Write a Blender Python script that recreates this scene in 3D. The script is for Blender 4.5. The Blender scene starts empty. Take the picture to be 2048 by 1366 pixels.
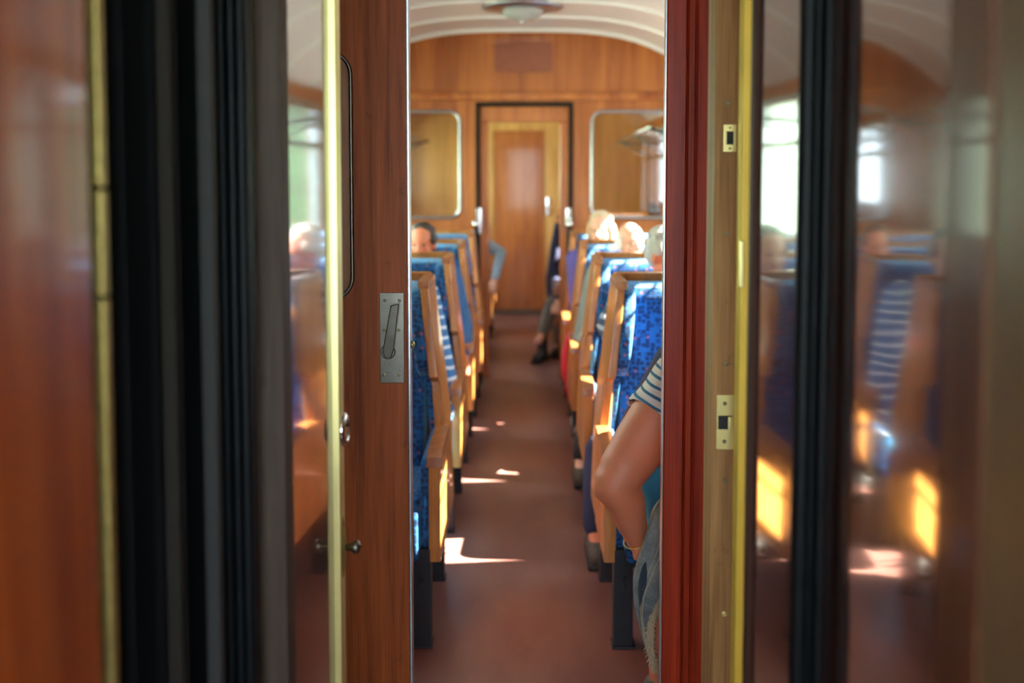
import bpy, bmesh, math, random
from mathutils import Vector, Matrix, Euler
random.seed(7)
S = bpy.context.scene
COL = S.collection
R = math.radians
# ------------------------------------------------------------------ camera, world, sun, exposure
F, CX, EYE = 2000.0, 1045.0, 1.4
PITCH = R(3.5)
YAW = math.atan((CX - 1024) / F)
PCY = 358 + F * math.tan(PITCH)
cam_d = bpy.data.cameras.new('camera'); cam = bpy.data.objects.new('camera', cam_d); COL.objects.link(cam)
cam.location = (0, 0, EYE); cam.rotation_euler = (R(90) - PITCH, 0, YAW)
cam_d.sensor_width = 36; cam_d.lens = F / 2048 * 36
cam_d.shift_y = -(683 - PCY) / 2048
cam_d.clip_start = 0.05
cam_d.dof.use_dof = True; cam_d.dof.focus_distance = 2.25; cam_d.dof.aperture_fstop = 2.1
S.camera = cam
w = bpy.data.worlds.new('daylight'); S.world = w; w.use_nodes = True
wb = w.node_tree.nodes['Background']; wb.inputs[0].default_value = (0.72, 0.86, 1.0, 1); wb.inputs[1].default_value = 16.5
SUN_DIR = Vector((-1, -0.12, -0.86))
sd = bpy.data.lights.new('sun', 'SUN'); sd.energy = 150; sd.angle = R(0.6); sd.color = (1, .93, .80)
so = bpy.data.objects.new('sun', sd); COL.objects.link(so); so.rotation_euler = SUN_DIR.to_track_quat('-Z', 'Y').to_euler()
S.view_settings.view_transform = 'Standard'; S.view_settings.look = 'None'; S.view_settings.gamma = 1
S.view_settings.exposure = 0.0
S.cycles.use_denoising = True
S.cycles.max_bounces = 14; S.cycles.diffuse_bounces = 6; S.cycles.glossy_bounces = 6; S.cycles.transparent_max_bounces = 24
S.cycles.sample_clamp_indirect = 8

RM = cam.rotation_euler.to_matrix()
def at(px, py, Y):
    """point of the place seen at a photograph pixel, at distance Y down the car"""
    d = RM @ Vector(((px - 1024) / F, -(py - PCY) / F, -1))
    return Vector((0, 0, EYE)) + d * (Y / d.y)

# ------------------------------------------------------------------ materials
def new_mat(name):
    m = bpy.data.materials.new(name); m.use_nodes = True
    nt = m.node_tree; return m, nt, nt.nodes['Principled BSDF']
def nd(nt, t, **k):
    n = nt.nodes.new(t)
    for a, b in k.items():
        if a in n.inputs: n.inputs[a].default_value = b
        else: setattr(n, a, b)
    return n
def c4(c): return (c[0], c[1], c[2], 1)
def plain(name, col, rough=.5, metal=0, coat=0, bump=0, bscale=200, var=0.0, vscale=20, sheen=0, spec=None, sss=0):
    m, nt, p = new_mat(name)
    p.inputs['Base Color'].default_value = c4(col); p.inputs['Roughness'].default_value = rough
    p.inputs['Metallic'].default_value = metal; p.inputs['Coat Weight'].default_value = coat
    p.inputs['Coat Roughness'].default_value = .1
    if spec is not None: p.inputs['IOR'].default_value = spec
    if sheen: p.inputs['Sheen Weight'].default_value = sheen
    if sss:
        p.inputs['Subsurface Weight'].default_value = sss; p.inputs['Subsurface Radius'].default_value = (.02, .008, .004)
        p.inputs['Subsurface Scale'].default_value = .4
    tc = nd(nt, 'ShaderNodeTexCoord')
    if var:
        n = nd(nt, 'ShaderNodeTexNoise', Scale=vscale, Detail=5.0); nt.links.new(tc.outputs['Object'], n.inputs['Vector'])
        mx = nd(nt, 'ShaderNodeMix', data_type='RGBA')
        mx.inputs['A'].default_value = c4([c * (1 - var) for c in col]); mx.inputs['B'].default_value = c4([min(1, c * (1 + var)) for c in col])
        nt.links.new(n.outputs['Fac'], mx.inputs['Factor']); nt.links.new(mx.outputs['Result'], p.inputs['Base Color'])
    if bump:
        n = nd(nt, 'ShaderNodeTexNoise', Scale=bscale, Detail=3.0); nt.links.new(tc.outputs['Object'], n.inputs['Vector'])
        b = nd(nt, 'ShaderNodeBump', Strength=bump, Distance=.004); nt.links.new(n.outputs['Fac'], b.inputs['Height']); nt.links.new(b.outputs['Normal'], p.inputs['Normal'])
    return m
def wood(name, dark, light, grain=(18, 18, .7), rough=.35, coat=.5, ior=1.5, streak=1.0, wear=0.0, wave=0.0, coat_ior=1.5, crough=.08):
    m, nt, p = new_mat(name); L = nt.links.new
    tc = nd(nt, 'ShaderNodeTexCoord'); mp = nd(nt, 'ShaderNodeMapping'); mp.inputs['Scale'].default_value = grain
    L(tc.outputs['Object'], mp.inputs['Vector'])
    n1 = nd(nt, 'ShaderNodeTexNoise', Scale=1.6, Detail=6.0, Roughness=.6, Distortion=.3); L(mp.outputs['Vector'], n1.inputs['Vector'])
    mp2 = nd(nt, 'ShaderNodeMapping'); mp2.inputs['Scale'].default_value = [g * (12 if g > 3 else 6) for g in grain]; L(tc.outputs['Object'], mp2.inputs['Vector'])
    n2 = nd(nt, 'ShaderNodeTexNoise', Scale=1.5, Detail=3.0); L(mp2.outputs['Vector'], n2.inputs['Vector'])
    mth = nd(nt, 'ShaderNodeMath', operation='MULTIPLY_ADD'); mth.inputs[1].default_value = .35
    L(n2.outputs['Fac'], mth.inputs[0]); L(n1.outputs['Fac'], mth.inputs[2])
    cr = nd(nt, 'ShaderNodeValToRGB'); L(mth.outputs[0], cr.inputs['Fac'])
    cr.color_ramp.elements[0].position = .48; cr.color_ramp.elements[0].color = c4(dark)
    cr.color_ramp.elements[1].position = .88; cr.color_ramp.elements[1].color = c4(light)
    out = cr.outputs['Color']
    if wear:
        n3 = nd(nt, 'ShaderNodeTexNoise', Scale=9.0, Detail=8.0, Roughness=.75); L(tc.outputs['Object'], n3.inputs['Vector'])
        r3 = nd(nt, 'ShaderNodeValToRGB'); r3.color_ramp.elements[0].position = .62; r3.color_ramp.elements[1].position = .70; L(n3.outputs['Fac'], r3.inputs['Fac'])
        mm = nd(nt, 'ShaderNodeMath', operation='MULTIPLY'); mm.inputs[1].default_value = wear; L(r3.outputs['Color'], mm.inputs[0])
        mx = nd(nt, 'ShaderNodeMix', data_type='RGBA'); mx.inputs['B'].default_value = (.018, .009, .005, 1)
        L(mm.outputs[0], mx.inputs['Factor']); L(out, mx.inputs['A']); out = mx.outputs['Result']
    L(out, p.inputs['Base Color'])
    p.inputs['Roughness'].default_value = rough; p.inputs['IOR'].default_value = ior
    p.inputs['Coat Weight'].default_value = coat; p.inputs['Coat Roughness'].default_value = crough; p.inputs['Coat IOR'].default_value = coat_ior
    b = nd(nt, 'ShaderNodeBump', Strength=.12, Distance=.002); L(n2.outputs['Fac'], b.inputs['Height']); L(b.outputs['Normal'], p.inputs['Normal'])
    if wave:
        mp3 = nd(nt, 'ShaderNodeMapping'); mp3.inputs['Scale'].default_value = (2, 2, 14); L(tc.outputs['Object'], mp3.inputs['Vector'])
        n4 = nd(nt, 'ShaderNodeTexNoise', Scale=1.0, Detail=2.0); L(mp3.outputs['Vector'], n4.inputs['Vector'])
        b2 = nd(nt, 'ShaderNodeBump', Strength=wave, Distance=.01); L(n4.outputs['Fac'], b2.inputs['Height'])
        L(b2.outputs['Normal'], p.inputs['Coat Normal']); L(b2.outputs['Normal'], p.inputs['Normal'])
    return m
def upholstery():
    m, nt, p = new_mat('blue patterned upholstery'); L = nt.links.new
    tc = nd(nt, 'ShaderNodeTexCoord')
    v = nd(nt, 'ShaderNodeTexVoronoi', Scale=62.0, Randomness=.55); v.distance = 'CHEBYCHEV'; L(tc.outputs['Object'], v.inputs['Vector'])
    cr = nd(nt, 'ShaderNodeValToRGB'); L(v.outputs['Distance'], cr.inputs['Fac'])
    e = cr.color_ramp.elements; e[0].position = .36; e[0].color = (.006, .038, .125, 1); e[1].position = .44; e[1].color = (.010, .140, .40, 1)
    v2 = nd(nt, 'ShaderNodeTexVoronoi', Scale=44.0, Randomness=.8); v2.distance = 'CHEBYCHEV'; L(tc.outputs['Object'], v2.inputs['Vector'])
    sx = nd(nt, 'ShaderNodeSeparateColor'); L(v2.outputs['Color'], sx.inputs[0])
    g1 = nd(nt, 'ShaderNodeMath', operation='GREATER_THAN'); g1.inputs[1].default_value = .62; L(sx.outputs[0], g1.inputs[0])
    g2 = nd(nt, 'ShaderNodeMath', operation='LESS_THAN'); g2.inputs[1].default_value = .2; L(v2.outputs['Distance'], g2.inputs[0])
    mu = nd(nt, 'ShaderNodeMath', operation='MULTIPLY'); L(g1.outputs[0], mu.inputs[0]); L(g2.outputs[0], mu.inputs[1])
    mx = nd(nt, 'ShaderNodeMix', data_type='RGBA'); mx.inputs['B'].default_value = (.42, .13, .22, 1)
    L(mu.outputs[0], mx.inputs['Factor']); L(cr.outputs['Color'], mx.inputs['A']); L(mx.outputs['Result'], p.inputs['Base Color'])
    p.inputs['Roughness'].default_value = .8; p.inputs['Sheen Weight'].default_value = .5; p.inputs['Sheen Roughness'].default_value = .4
    p.inputs['Sheen Tint'].default_value = (.35, .75, 1, 1)
    n = nd(nt, 'ShaderNodeTexNoise', Scale=500.0); L(tc.outputs['Object'], n.inputs['Vector'])
    b = nd(nt, 'ShaderNodeBump', Strength=.3, Distance=.002); L(n.outputs['Fac'], b.inputs['Height']); L(b.outputs['Normal'], p.inputs['Normal'])
    return m
def glass_mat(name, tint=(.95, .97, .96), ior=1.5, rough=0.0):
    m = bpy.data.materials.new(name); m.use_nodes = True; nt = m.node_tree; nt.nodes.clear(); L = nt.links.new
    o = nd(nt, 'ShaderNodeOutputMaterial'); t = nd(nt, 'ShaderNodeBsdfTransparent'); g = nd(nt, 'ShaderNodeBsdfGlossy')
    t.inputs[0].default_value = c4(tint); g.inputs['Roughness'].default_value = rough
    ge_ = nd(nt, 'ShaderNodeNewGeometry'); dt = nd(nt, 'ShaderNodeVectorMath', operation='DOT_PRODUCT'); L(ge_.outputs['Normal'], dt.inputs[0]); L(ge_.outputs['Incoming'], dt.inputs[1])
    ab = nd(nt, 'ShaderNodeMath', operation='ABSOLUTE'); L(dt.outputs['Value'], ab.inputs[0])
    om = nd(nt, 'ShaderNodeMath', operation='SUBTRACT'); om.inputs[0].default_value = 1; L(ab.outputs[0], om.inputs[1])
    pw = nd(nt, 'ShaderNodeMath', operation='POWER'); pw.inputs[1].default_value = 5; L(om.outputs[0], pw.inputs[0])
    f0 = ((ior - 1) / (ior + 1)) ** 2; f = nd(nt, 'ShaderNodeMath', operation='MULTIPLY_ADD'); f.inputs[1].default_value = 1 - f0; f.inputs[2].default_value = f0; L(pw.outputs[0], f.inputs[0])
    mx = nd(nt, 'ShaderNodeMixShader')
    L(f.outputs[0], mx.inputs[0]); L(t.outputs[0], mx.inputs[1]); L(g.outputs[0], mx.inputs[2]); L(mx.outputs[0], o.inputs[0])
    return m
def stripes(name, base, line, freq, axis=2, thr=.62, rough=.85):
    m, nt, p = new_mat(name); L = nt.links.new
    tc = nd(nt, 'ShaderNodeTexCoord')
    nz = nd(nt, 'ShaderNodeTexNoise', Scale=9.0, Detail=1.0); L(tc.outputs['Object'], nz.inputs['Vector'])
    sp = nd(nt, 'ShaderNodeSeparateXYZ')
    mp = nd(nt, 'ShaderNodeMapping'); mp.inputs['Rotation'].default_value = (0, R(-24), 0) if axis == 3 else (0, 0, 0)
    L(tc.outputs['Object'], mp.inputs['Vector']); L(mp.outputs['Vector'], sp.inputs[0])
    a = nd(nt, 'ShaderNodeMath', operation='MULTIPLY_ADD'); a.inputs[1].default_value = .02; L(nz.outputs['Fac'], a.inputs[0]); L(sp.outputs[2 if axis == 3 else axis], a.inputs[2])
    s = nd(nt, 'ShaderNodeMath', operation='MULTIPLY'); s.inputs[1].default_value = freq; L(a.outputs[0], s.inputs[0])
    fr = nd(nt, 'ShaderNodeMath', operation='FRACT'); L(s.outputs[0], fr.inputs[0])
    g = nd(nt, 'ShaderNodeMath', operation='GREATER_THAN'); g.inputs[1].default_value = thr; L(fr.outputs[0], g.inputs[0])
    mx = nd(nt, 'ShaderNodeMix', data_type='RGBA'); mx.inputs['A'].default_value = c4(base); mx.inputs['B'].default_value = c4(line)
    L(g.outputs[0], mx.inputs['Factor']); L(mx.outputs['Result'], p.inputs['Base Color']); p.inputs['Roughness'].default_value = rough
    n = nd(nt, 'ShaderNodeTexNoise', Scale=25.0, Detail=4.0); L(tc.outputs['Object'], n.inputs['Vector'])
    b = nd(nt, 'ShaderNodeBump', Strength=.5, Distance=.02); L(n.outputs['Fac'], b.inputs['Height']); L(b.outputs['Normal'], p.inputs['Normal'])
    return m

M = dict(
    wall=wood('honey mahogany panelling', (.30, .068, .011), (.62, .20, .040), (5, 5, .35), rough=.42, coat=.35),
    walltrim=wood('mahogany moulding', (.34, .075, .013), (.66, .22, .045), (6, 6, .6), rough=.35, coat=.5),
    endwood=wood('golden veneer', (.42, .17, .04), (.75, .36, .10), (5, 5, .35), rough=.4, coat=.4),
    goldwood=wood('pale oak frame', (.55, .27, .07), (.85, .48, .16), (8, 8, .6), rough=.4, coat=.4),
    seatwood=wood('varnished beech', (.36, .11, .022), (.72, .31, .08), (16, 16, 1.2), rough=.3, coat=.6, wear=.35),
    seatdark=wood('varnished end grain', (.22, .06, .015), (.45, .16, .045), (16, 16, 3), rough=.3, coat=.6, wear=.3),
    door=wood('scuffed brown mahogany', (.15, .028, .006), (.42, .095, .02), (22, 22, .9), rough=.5, coat=.0, ior=1.3, wear=.5),
    jamb=wood('red mahogany', (.19, .012, .003), (.46, .045, .009), (22, 22, .8), rough=.42, coat=.05, ior=1.35, wear=.4),
    oldwood=wood('weathered door edge', (.20, .09, .028), (.50, .27, .10), (20, 20, .8), rough=.6, coat=.0, ior=1.3, wear=.7),
    glossy=wood('high gloss dark varnish', (.05, .016, .008), (.12, .035, .014), (14, 14, .7), rough=.12, coat=1, coat_ior=2.2, ior=1.5, wave=.03, crough=.05),
    glossy_red=wood('gloss red varnish', (.22, .022, .006), (.60, .13, .025), (9, 9, .5), rough=.35, coat=.35, coat_ior=1.4, ior=1.4, wave=.05, crough=.08),
    greyedge=wood('grey brown door edge', (.05, .032, .022), (.11, .075, .055), (20, 20, .8), rough=.6, coat=.0, ior=1.3, wear=.3),
    steel=plain('brushed steel', (.19, .17, .135), .36, 1, var=.3, vscale=30, bump=.05),
    edge_steel=plain('worn steel edge', (.5, .52, .55), .3, 1, var=.3, vscale=40, bump=.1, bscale=60),
    chrome=plain('chrome', (.8, .8, .8), .12, 1),
    brass=plain('polished brass', (.92, .62, .08), .45, .25, var=.15, vscale=12, bump=.05),
    paleb=plain('pale worn brass', (.80, .68, .28), .42, .85, var=.2, vscale=10),
    oldbrass=plain('aged brass', (.42, .31, .10), .45, .8, var=.35, vscale=60, bump=.3, bscale=120),
    screw=plain('dull screw head', (.22, .19, .10), .5, .8, bump=.2),
    leg=plain('black painted steel', (.022, .024, .032), .55, .2, var=.5, vscale=30, bump=.3, bscale=60),
    stile=wood('brown door stile', (.07, .022, .008), (.17, .06, .022), (14, 14, .7), rough=.4, coat=.2, ior=1.4),
    bead=plain('dark brown bead', (.05, .016, .008), .6, spec=1.3),
    rubber=plain('black glossy rubber', (.003, .004, .005), .5, spec=1.3, var=.4, vscale=15, bump=.6, bscale=18),
    bellows=plain('matt black bellows', (.0015, .0015, .002), .9),
    dull=plain('dark painted edge', (.018, .014, .010), .7, spec=1.3, var=.3),
    olive=plain('olive painted metal', (.17, .12, .05), .35, var=.3, vscale=6),
    ceil=plain('off white painted ceiling', (.76, .655, .625), .3, coat=.3),
    rib=plain('white ceiling bead', (.9, .88, .86), .35),
    lampglass=plain('frosted lamp bowl', (.45, .45, .42), .25),
    notice=plain('faded red brown board', (.33, .10, .055), .5, var=.1),
    uph=upholstery(),
    glass=glass_mat('window glass'),
    glass2=glass_mat('partition glass', (.93, .94, .93), 1.85),
    skin=plain('tanned skin', (.64, .195, .095), .5, bump=.15, bscale=260, var=.10, vscale=14, sss=.12),
    skin2=plain('light skin', (.72, .38, .27), .5, bump=.1, bscale=200, sss=.1),
    lips=plain('lips', (.45, .14, .11), .45),
    eye=plain('eye', (.10, .07, .05), .15, coat=1),
    bristle=plain('dark sole', (.02, .018, .016), .7),
)
def floor_mat():
    m, nt, p = new_mat('worn red brown linoleum'); L = nt.links.new
    tc = nd(nt, 'ShaderNodeTexCoord'); mp = nd(nt, 'ShaderNodeMapping'); mp.inputs['Scale'].default_value = (3.2, 1.1, 1); L(tc.outputs['Object'], mp.inputs['Vector'])
    n = nd(nt, 'ShaderNodeTexNoise', Scale=1.3, Detail=6.0, Roughness=.55); L(mp.outputs['Vector'], n.inputs['Vector'])
    cr = nd(nt, 'ShaderNodeValToRGB'); L(n.outputs['Fac'], cr.inputs['Fac'])
    e = cr.color_ramp.elements; e[0].position = .35; e[0].color = (.165, .062, .053, 1); e[1].position = .68; e[1].color = (.26, .130, .105, 1)
    n2 = nd(nt, 'ShaderNodeTexNoise', Scale=160.0, Detail=2.0); L(tc.outputs['Object'], n2.inputs['Vector'])
    mx = nd(nt, 'ShaderNodeMix', data_type='RGBA', blend_type='OVERLAY'); mx.inputs['Factor'].default_value = .25
    L(cr.outputs['Color'], mx.inputs['A']); L(n2.outputs['Fac'], mx.inputs['B']); L(mx.outputs['Result'], p.inputs['Base Color'])
    r = nd(nt, 'ShaderNodeMapRange'); r.inputs['To Min'].default_value = .30; r.inputs['To Max'].default_value = .5; L(n.outputs['Fac'], r.inputs['Value']); L(r.outputs[0], p.inputs['Roughness'])
    b = nd(nt, 'ShaderNodeBump', Strength=.12, Distance=.002); L(n2.outputs['Fac'], b.inputs['Height']); L(b.outputs['Normal'], p.inputs['Normal'])
    return m
M['floor'] = floor_mat()
def denim_mat():
    m, nt, p = new_mat('washed grey blue denim'); L = nt.links.new
    tc = nd(nt, 'ShaderNodeTexCoord')
    n = nd(nt, 'ShaderNodeTexNoise', Scale=9.0, Detail=8.0, Roughness=.7); L(tc.outputs['Object'], n.inputs['Vector'])
    cr = nd(nt, 'ShaderNodeValToRGB'); L(n.outputs['Fac'], cr.inputs['Fac'])
    e = cr.color_ramp.elements; e[0].position = .35; e[0].color = (.085, .105, .115, 1); e[1].position = .72; e[1].color = (.33, .32, .27, 1)
    n2 = nd(nt, 'ShaderNodeTexNoise', Scale=420.0, Detail=2.0); L(tc.outputs['Object'], n2.inputs['Vector'])
    mx = nd(nt, 'ShaderNodeMix', data_type='RGBA', blend_type='OVERLAY'); mx.inputs['Factor'].default_value = .5
    L(cr.outputs['Color'], mx.inputs['A']); L(n2.outputs['Fac'], mx.inputs['B']); L(mx.outputs['Result'], p.inputs['Base Color'])
    p.inputs['Roughness'].default_value = .9
    b = nd(nt, 'ShaderNodeBump', Strength=.6, Distance=.015); L(n.outputs['Fac'], b.inputs['Height']); L(b.outputs['Normal'], p.inputs['Normal'])
    return m
M['denim'] = denim_mat()
def cloth(name, col): return plain(name, col, .85, bump=.5, bscale=14, var=.12, vscale=30)

# ------------------------------------------------------------------ mesh helpers
class MB:
    def __init__(s): s.bm = bmesh.new()
    def box(s, x0, x1, y0, y1, z0, z1, bev=0.0, seg=2):
        r = bmesh.ops.create_cube(s.bm, size=1)
        for v in r['verts']:
            v.co = Vector(((x0 + x1) / 2 + v.co.x * (x1 - x0), (y0 + y1) / 2 + v.co.y * (y1 - y0), (z0 + z1) / 2 + v.co.z * (z1 - z0)))
        if bev:
            es = list({e for v in r['verts'] for e in v.link_edges})
            bmesh.ops.bevel(s.bm, geom=es, offset=bev, segments=seg, affect='EDGES', profile=.6)
        return s
    def hull(s, pts8, bev=0):      # bottom quad then top quad, same winding
        vs = [s.bm.verts.new(p) for p in pts8]
        for q in ((3, 2, 1, 0), (4, 5, 6, 7), (0, 1, 5, 4), (1, 2, 6, 5), (2, 3, 7, 6), (3, 0, 4, 7)):
            s.bm.faces.new([vs[i] for i in q])
        if bev:
            es = list({e for v in vs for e in v.link_edges})
            bmesh.ops.bevel(s.bm, geom=es, offset=bev, segments=2, affect='EDGES')
        return s
    def prism(s, poly, fn, t0, t1, bev=0.0, seg=2):
        """poly: list of 2D points; fn(u, v, t) -> 3D"""
        a = [s.bm.verts.new(fn(u, v, t0)) for u, v in poly]; b = [s.bm.verts.new(fn(u, v, t1)) for u, v in poly]
        n = len(poly); f1 = s.bm.faces.new(a); f2 = s.bm.faces.new(b[::-1])
        for i in range(n): s.bm.faces.new([a[(i + 1) % n], a[i], b[i], b[(i + 1) % n]])
        if bev:
            es = list(set(f1.edges) | set(f2.edges))
            bmesh.ops.bevel(s.bm, geom=es, offset=bev, segments=seg, affect='EDGES', profile=.6)
        return s
    def tube(s, pts, rad, n=12, cap=True):
        pts = [Vector(p) for p in pts]; rad = rad if isinstance(rad, (list, tuple)) else [rad] * len(pts)
        rings = []; up = None
        for i, p in enumerate(pts):
            d = (pts[min(i + 1, len(pts) - 1)] - pts[max(i - 1, 0)]).normalized()
            if up is None: up = Vector((0, 0, 1)) if abs(d.z) < .9 else Vector((0, 1, 0))
            x = up.cross(d).normalized(); y = d.cross(x).normalized(); up = y
            rings.append([s.bm.verts.new(p + (x * math.cos(2 * math.pi * k / n) + y * math.sin(2 * math.pi * k / n)) * rad[i]) for k in range(n)])
        for a, b in zip(rings, rings[1:]):
            for k in range(n): s.bm.faces.new([a[k], a[(k + 1) % n], b[(k + 1) % n], b[k]])
        if cap:
            s.bm.faces.new(rings[0][::-1]); s.bm.faces.new(rings[-1])
        return s
    def cap(s, p0, r0, p1, r1, n=16):       # capsule between two spheres
        p0, p1 = Vector(p0), Vector(p1); d = (p1 - p0)
        if d.length < 1e-5: return s.ell(p0, (r0, r0, r0))
        u = d.normalized(); pts = []; rs = []
        for a in (84, 60, 36, 14): pts.append(p0 - u * r0 * math.sin(R(a))); rs.append(r0 * math.cos(R(a)))
        for a in (0, .33, .67, 1): pts.append(p0.lerp(p1, a)); rs.append(r0 + (r1 - r0) * a)
        for a in (14, 36, 60, 84): pts.append(p1 + u * r1 * math.sin(R(a))); rs.append(r1 * math.cos(R(a)))
        return s.tube(pts, rs, n)
    def chain(s, pr, n=16):
        for (a, ra), (b, rb) in zip(pr, pr[1:]): s.cap(a, ra, b, rb, n)
        return s
    def ell(s, c, r, rot=None, seg=20):
        q = bmesh.ops.create_uvsphere(s.bm, u_segments=seg, v_segments=max(8, seg // 2 + 2), radius=1)
        mt = (rot.to_matrix() if isinstance(rot, Euler) else rot) if rot else Matrix.Identity(3)
        for v in q['verts']: v.co = Vector(c) + mt @ Vector((v.co.x * r[0], v.co.y * r[1], v.co.z * r[2]))
        return s
    def lathe(s, prof, c=(0, 0, 0), axis='z', n=32):
        rings = []
        for r, h in prof:
            ring = []
            for k in range(n):
                a = 2 * math.pi * k / n; x, y = r * math.cos(a), r * math.sin(a)
                v = {'z': (x, y, h), 'y': (x, h, y), 'x': (h, x, y)}[axis]
                ring.append(s.bm.verts.new(Vector(c) + Vector(v)))
            rings.append(ring)
        for a, b in zip(rings, rings[1:]):
            for k in range(n): s.bm.faces.new([a[k], a[(k + 1) % n], b[(k + 1) % n], b[k]])
        s.bm.faces.new(rings[0][::-1]); s.bm.faces.new(rings[-1])
        return s
    def build(s, name, mat, parent=None, smooth=False, xf=None, voxel=None, relax=0):
        if xf is not None: bmesh.ops.transform(s.bm, matrix=xf, verts=s.bm.verts)
        bmesh.ops.recalc_face_normals(s.bm, faces=s.bm.faces)
        me = bpy.data.meshes.new(name); s.bm.to_mesh(me); s.bm.free()
        if smooth or voxel:
            me.polygons.foreach_set('use_smooth', [True] * len(me.polygons))
        if mat: me.materials.append(mat)
        o = bpy.data.objects.new(name, me); COL.objects.link(o)
        if parent: o.parent = parent
        if smooth == 'auto':
            me.polygons.foreach_set('use_smooth', [True] * len(me.polygons))
            md = o.modifiers.new('n', 'WEIGHTED_NORMAL'); md.keep_sharp = True
            me.set_sharp_from_angle(angle=R(40)) if hasattr(me, 'set_sharp_from_angle') else None
        if voxel:
            md = o.modifiers.new('r', 'REMESH'); md.mode = 'VOXEL'; md.voxel_size = voxel; md.use_smooth_shade = True
            md = o.modifiers.new('s', 'SMOOTH'); md.factor = .6; md.iterations = relax or 4
        return o
def tag(o, label=None, cat=None, group=None, kind=None):
    if label: o['label'] = label
    if cat: o['category'] = cat
    if group: o['group'] = group
    if kind: o['kind'] = kind
    return o
def struct(o): o['kind'] = 'structure'; return o
def empty(name, loc=(0, 0, 0), rz=0):
    o = bpy.data.objects.new(name, None); COL.objects.link(o); o.location = loc; o.rotation_euler = (0, 0, rz); o.empty_display_size = .1
    return o
def kids(o): return [c for c in bpy.data.objects if c.parent is o]
def copy_tree(o, parent=None):
    ch = kids(o); c = o.copy(); COL.objects.link(c)
    if parent: c.parent = parent
    for k in ch: copy_tree(k, c)
    return c

# ------------------------------------------------------------------ shell of the saloon
DW, PY, EY, HW = 2.2, 6.95, 10.4, 1.3        # near wall, partition, end wall, half width
def arch(x): return 2.41 - .42 * (min(abs(x), HW) / HW) ** 3.4
AX = [HW * math.sin(R(-90 + i * 6)) for i in range(31)]
struct(MB().box(-1.45, 1.45, -1.2, 12.2, -.06, 0).build('floor', M['floor']))
b = MB()
for x0, x1 in zip(AX, AX[1:]):
    b.hull([(x0, DW, arch(x0)), (x1, DW, arch(x1)), (x1, 12.0, arch(x1)), (x0, 12.0, arch(x0)),
            (x0, DW, arch(x0) + .05), (x1, DW, arch(x1) + .05), (x1, 12.0, arch(x1) + .05), (x0, 12.0, arch(x0) + .05)])
struct(b.build('ceiling', M['ceil'], smooth='auto'))
n_tr = 0
def trim(o):
    global n_tr; n_tr += 1; o.name = 'trim_%d' % n_tr; return struct(o)
for yr in (4.1, 5.15, 5.72, 6.28, 6.82, 8.2, 9.3):
    b = MB(); pts = [(x, yr, arch(x) - .004) for x in AX[1:-1]]
    b.tube(pts, .011 if yr < 6.8 else .018, 8); trim(b.build('trim', M['rib'], smooth=True))
# side walls with window openings
WY = [(3.02, 3.53)] + [(2.75 + .975 * i, 2.75 + .975 * i + .78) for i in (1, 2, 3)] + [(7.98, 8.5), (8.95, 9.48)]
WYL = WY[:4] + [(7.25, 8.4), (8.7, 10.1)]
WZ0, WZ1 = 1.04, 1.90
nwin = 0
for s, side in ((-1, 'left'), (1, 'right')):
    WZ0 = 1.04
    b = MB(); xa, xb = sorted((s * HW, s * (HW + .07)))
    b.box(xa, xb, -1.2, 12.0, 0, WZ0); b.box(xa, xb, -1.2, 12.0, WZ1, 2.06)
    ys = [-1.2] + [v for w_ in (WYL if s < 0 else WY) for v in w_] + [12.0]
    for k in range(0, len(ys), 2): b.box(xa, xb, ys[k], ys[k + 1], WZ0, WZ1)
    b.box(xa, xb, 7.05, 10.3, WZ0, 1.16)
    b.box(xa, xb, -1.2, 2.2, 2.06, 2.42)  # unseen upper sides of the vestibule, added to keep the sun out
    struct(b.build('wall_' + side, M['wall']))
    for (y0, y1) in (WYL if s < 0 else WY):
        WZ0 = 1.04 if y0 < 7 else 1.16
        nwin += 1
        b = MB(); fx0, fx1 = sorted((s * (HW - .012), s * (HW + .05)))
        for (a, c, d, e) in ((y0, y1, WZ0, WZ0 + .035), (y0, y1, WZ1 - .035, WZ1), (y0, y0 + .035, WZ0, WZ1), (y1 - .035, y1, WZ0, WZ1), (y0, y1, WZ1 - .30, WZ1 - .265)):
            b.box(fx0, fx1, a, c, d, e, .004)
        fr = struct(b.build('window_%d' % nwin, M['edge_steel']))
        MB().box(*sorted((s * (HW + .015), s * (HW + .021))), y0, y1, WZ0, WZ1).build('pane', M['glass'], fr)
    # luggage racks above the seats
    for (r0, r1, lab) in ((2.7, 6.7, 'front'), (7.3, 10.0, 'rear')):
        rk = empty('luggage_rack', (s * (HW - .012), r0, 1.72))
        tag(rk, 'chromed luggage rack of long bars on the %s wall of the %s compartment' % (side, 'nearer' if lab == 'front' else 'farther'), 'luggage rack')
        L_ = r1 - r0; b = MB()
        for k in range(6): b.tube([(-s * (.05 + .06 * k), 0, .0 + .012 * k), (-s * (.05 + .06 * k), L_, .0 + .012 * k)], .006 if k < 5 else .012, 8)
        b.build('rack_bars', M['chrome'], rk, smooth=True)
        for q in range(int(L_ / .975) + 1):
            yy = .1 + q * (L_ - .2) / int(L_ / .975)
            MB().tube([(0, yy, .0), (-s * .36, yy, .05)], .011, 8).tube([(0, yy, -.12), (-s * .3, yy, .03)], .008, 8).build('bracket', M['steel'], rk, smooth=True)

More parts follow.
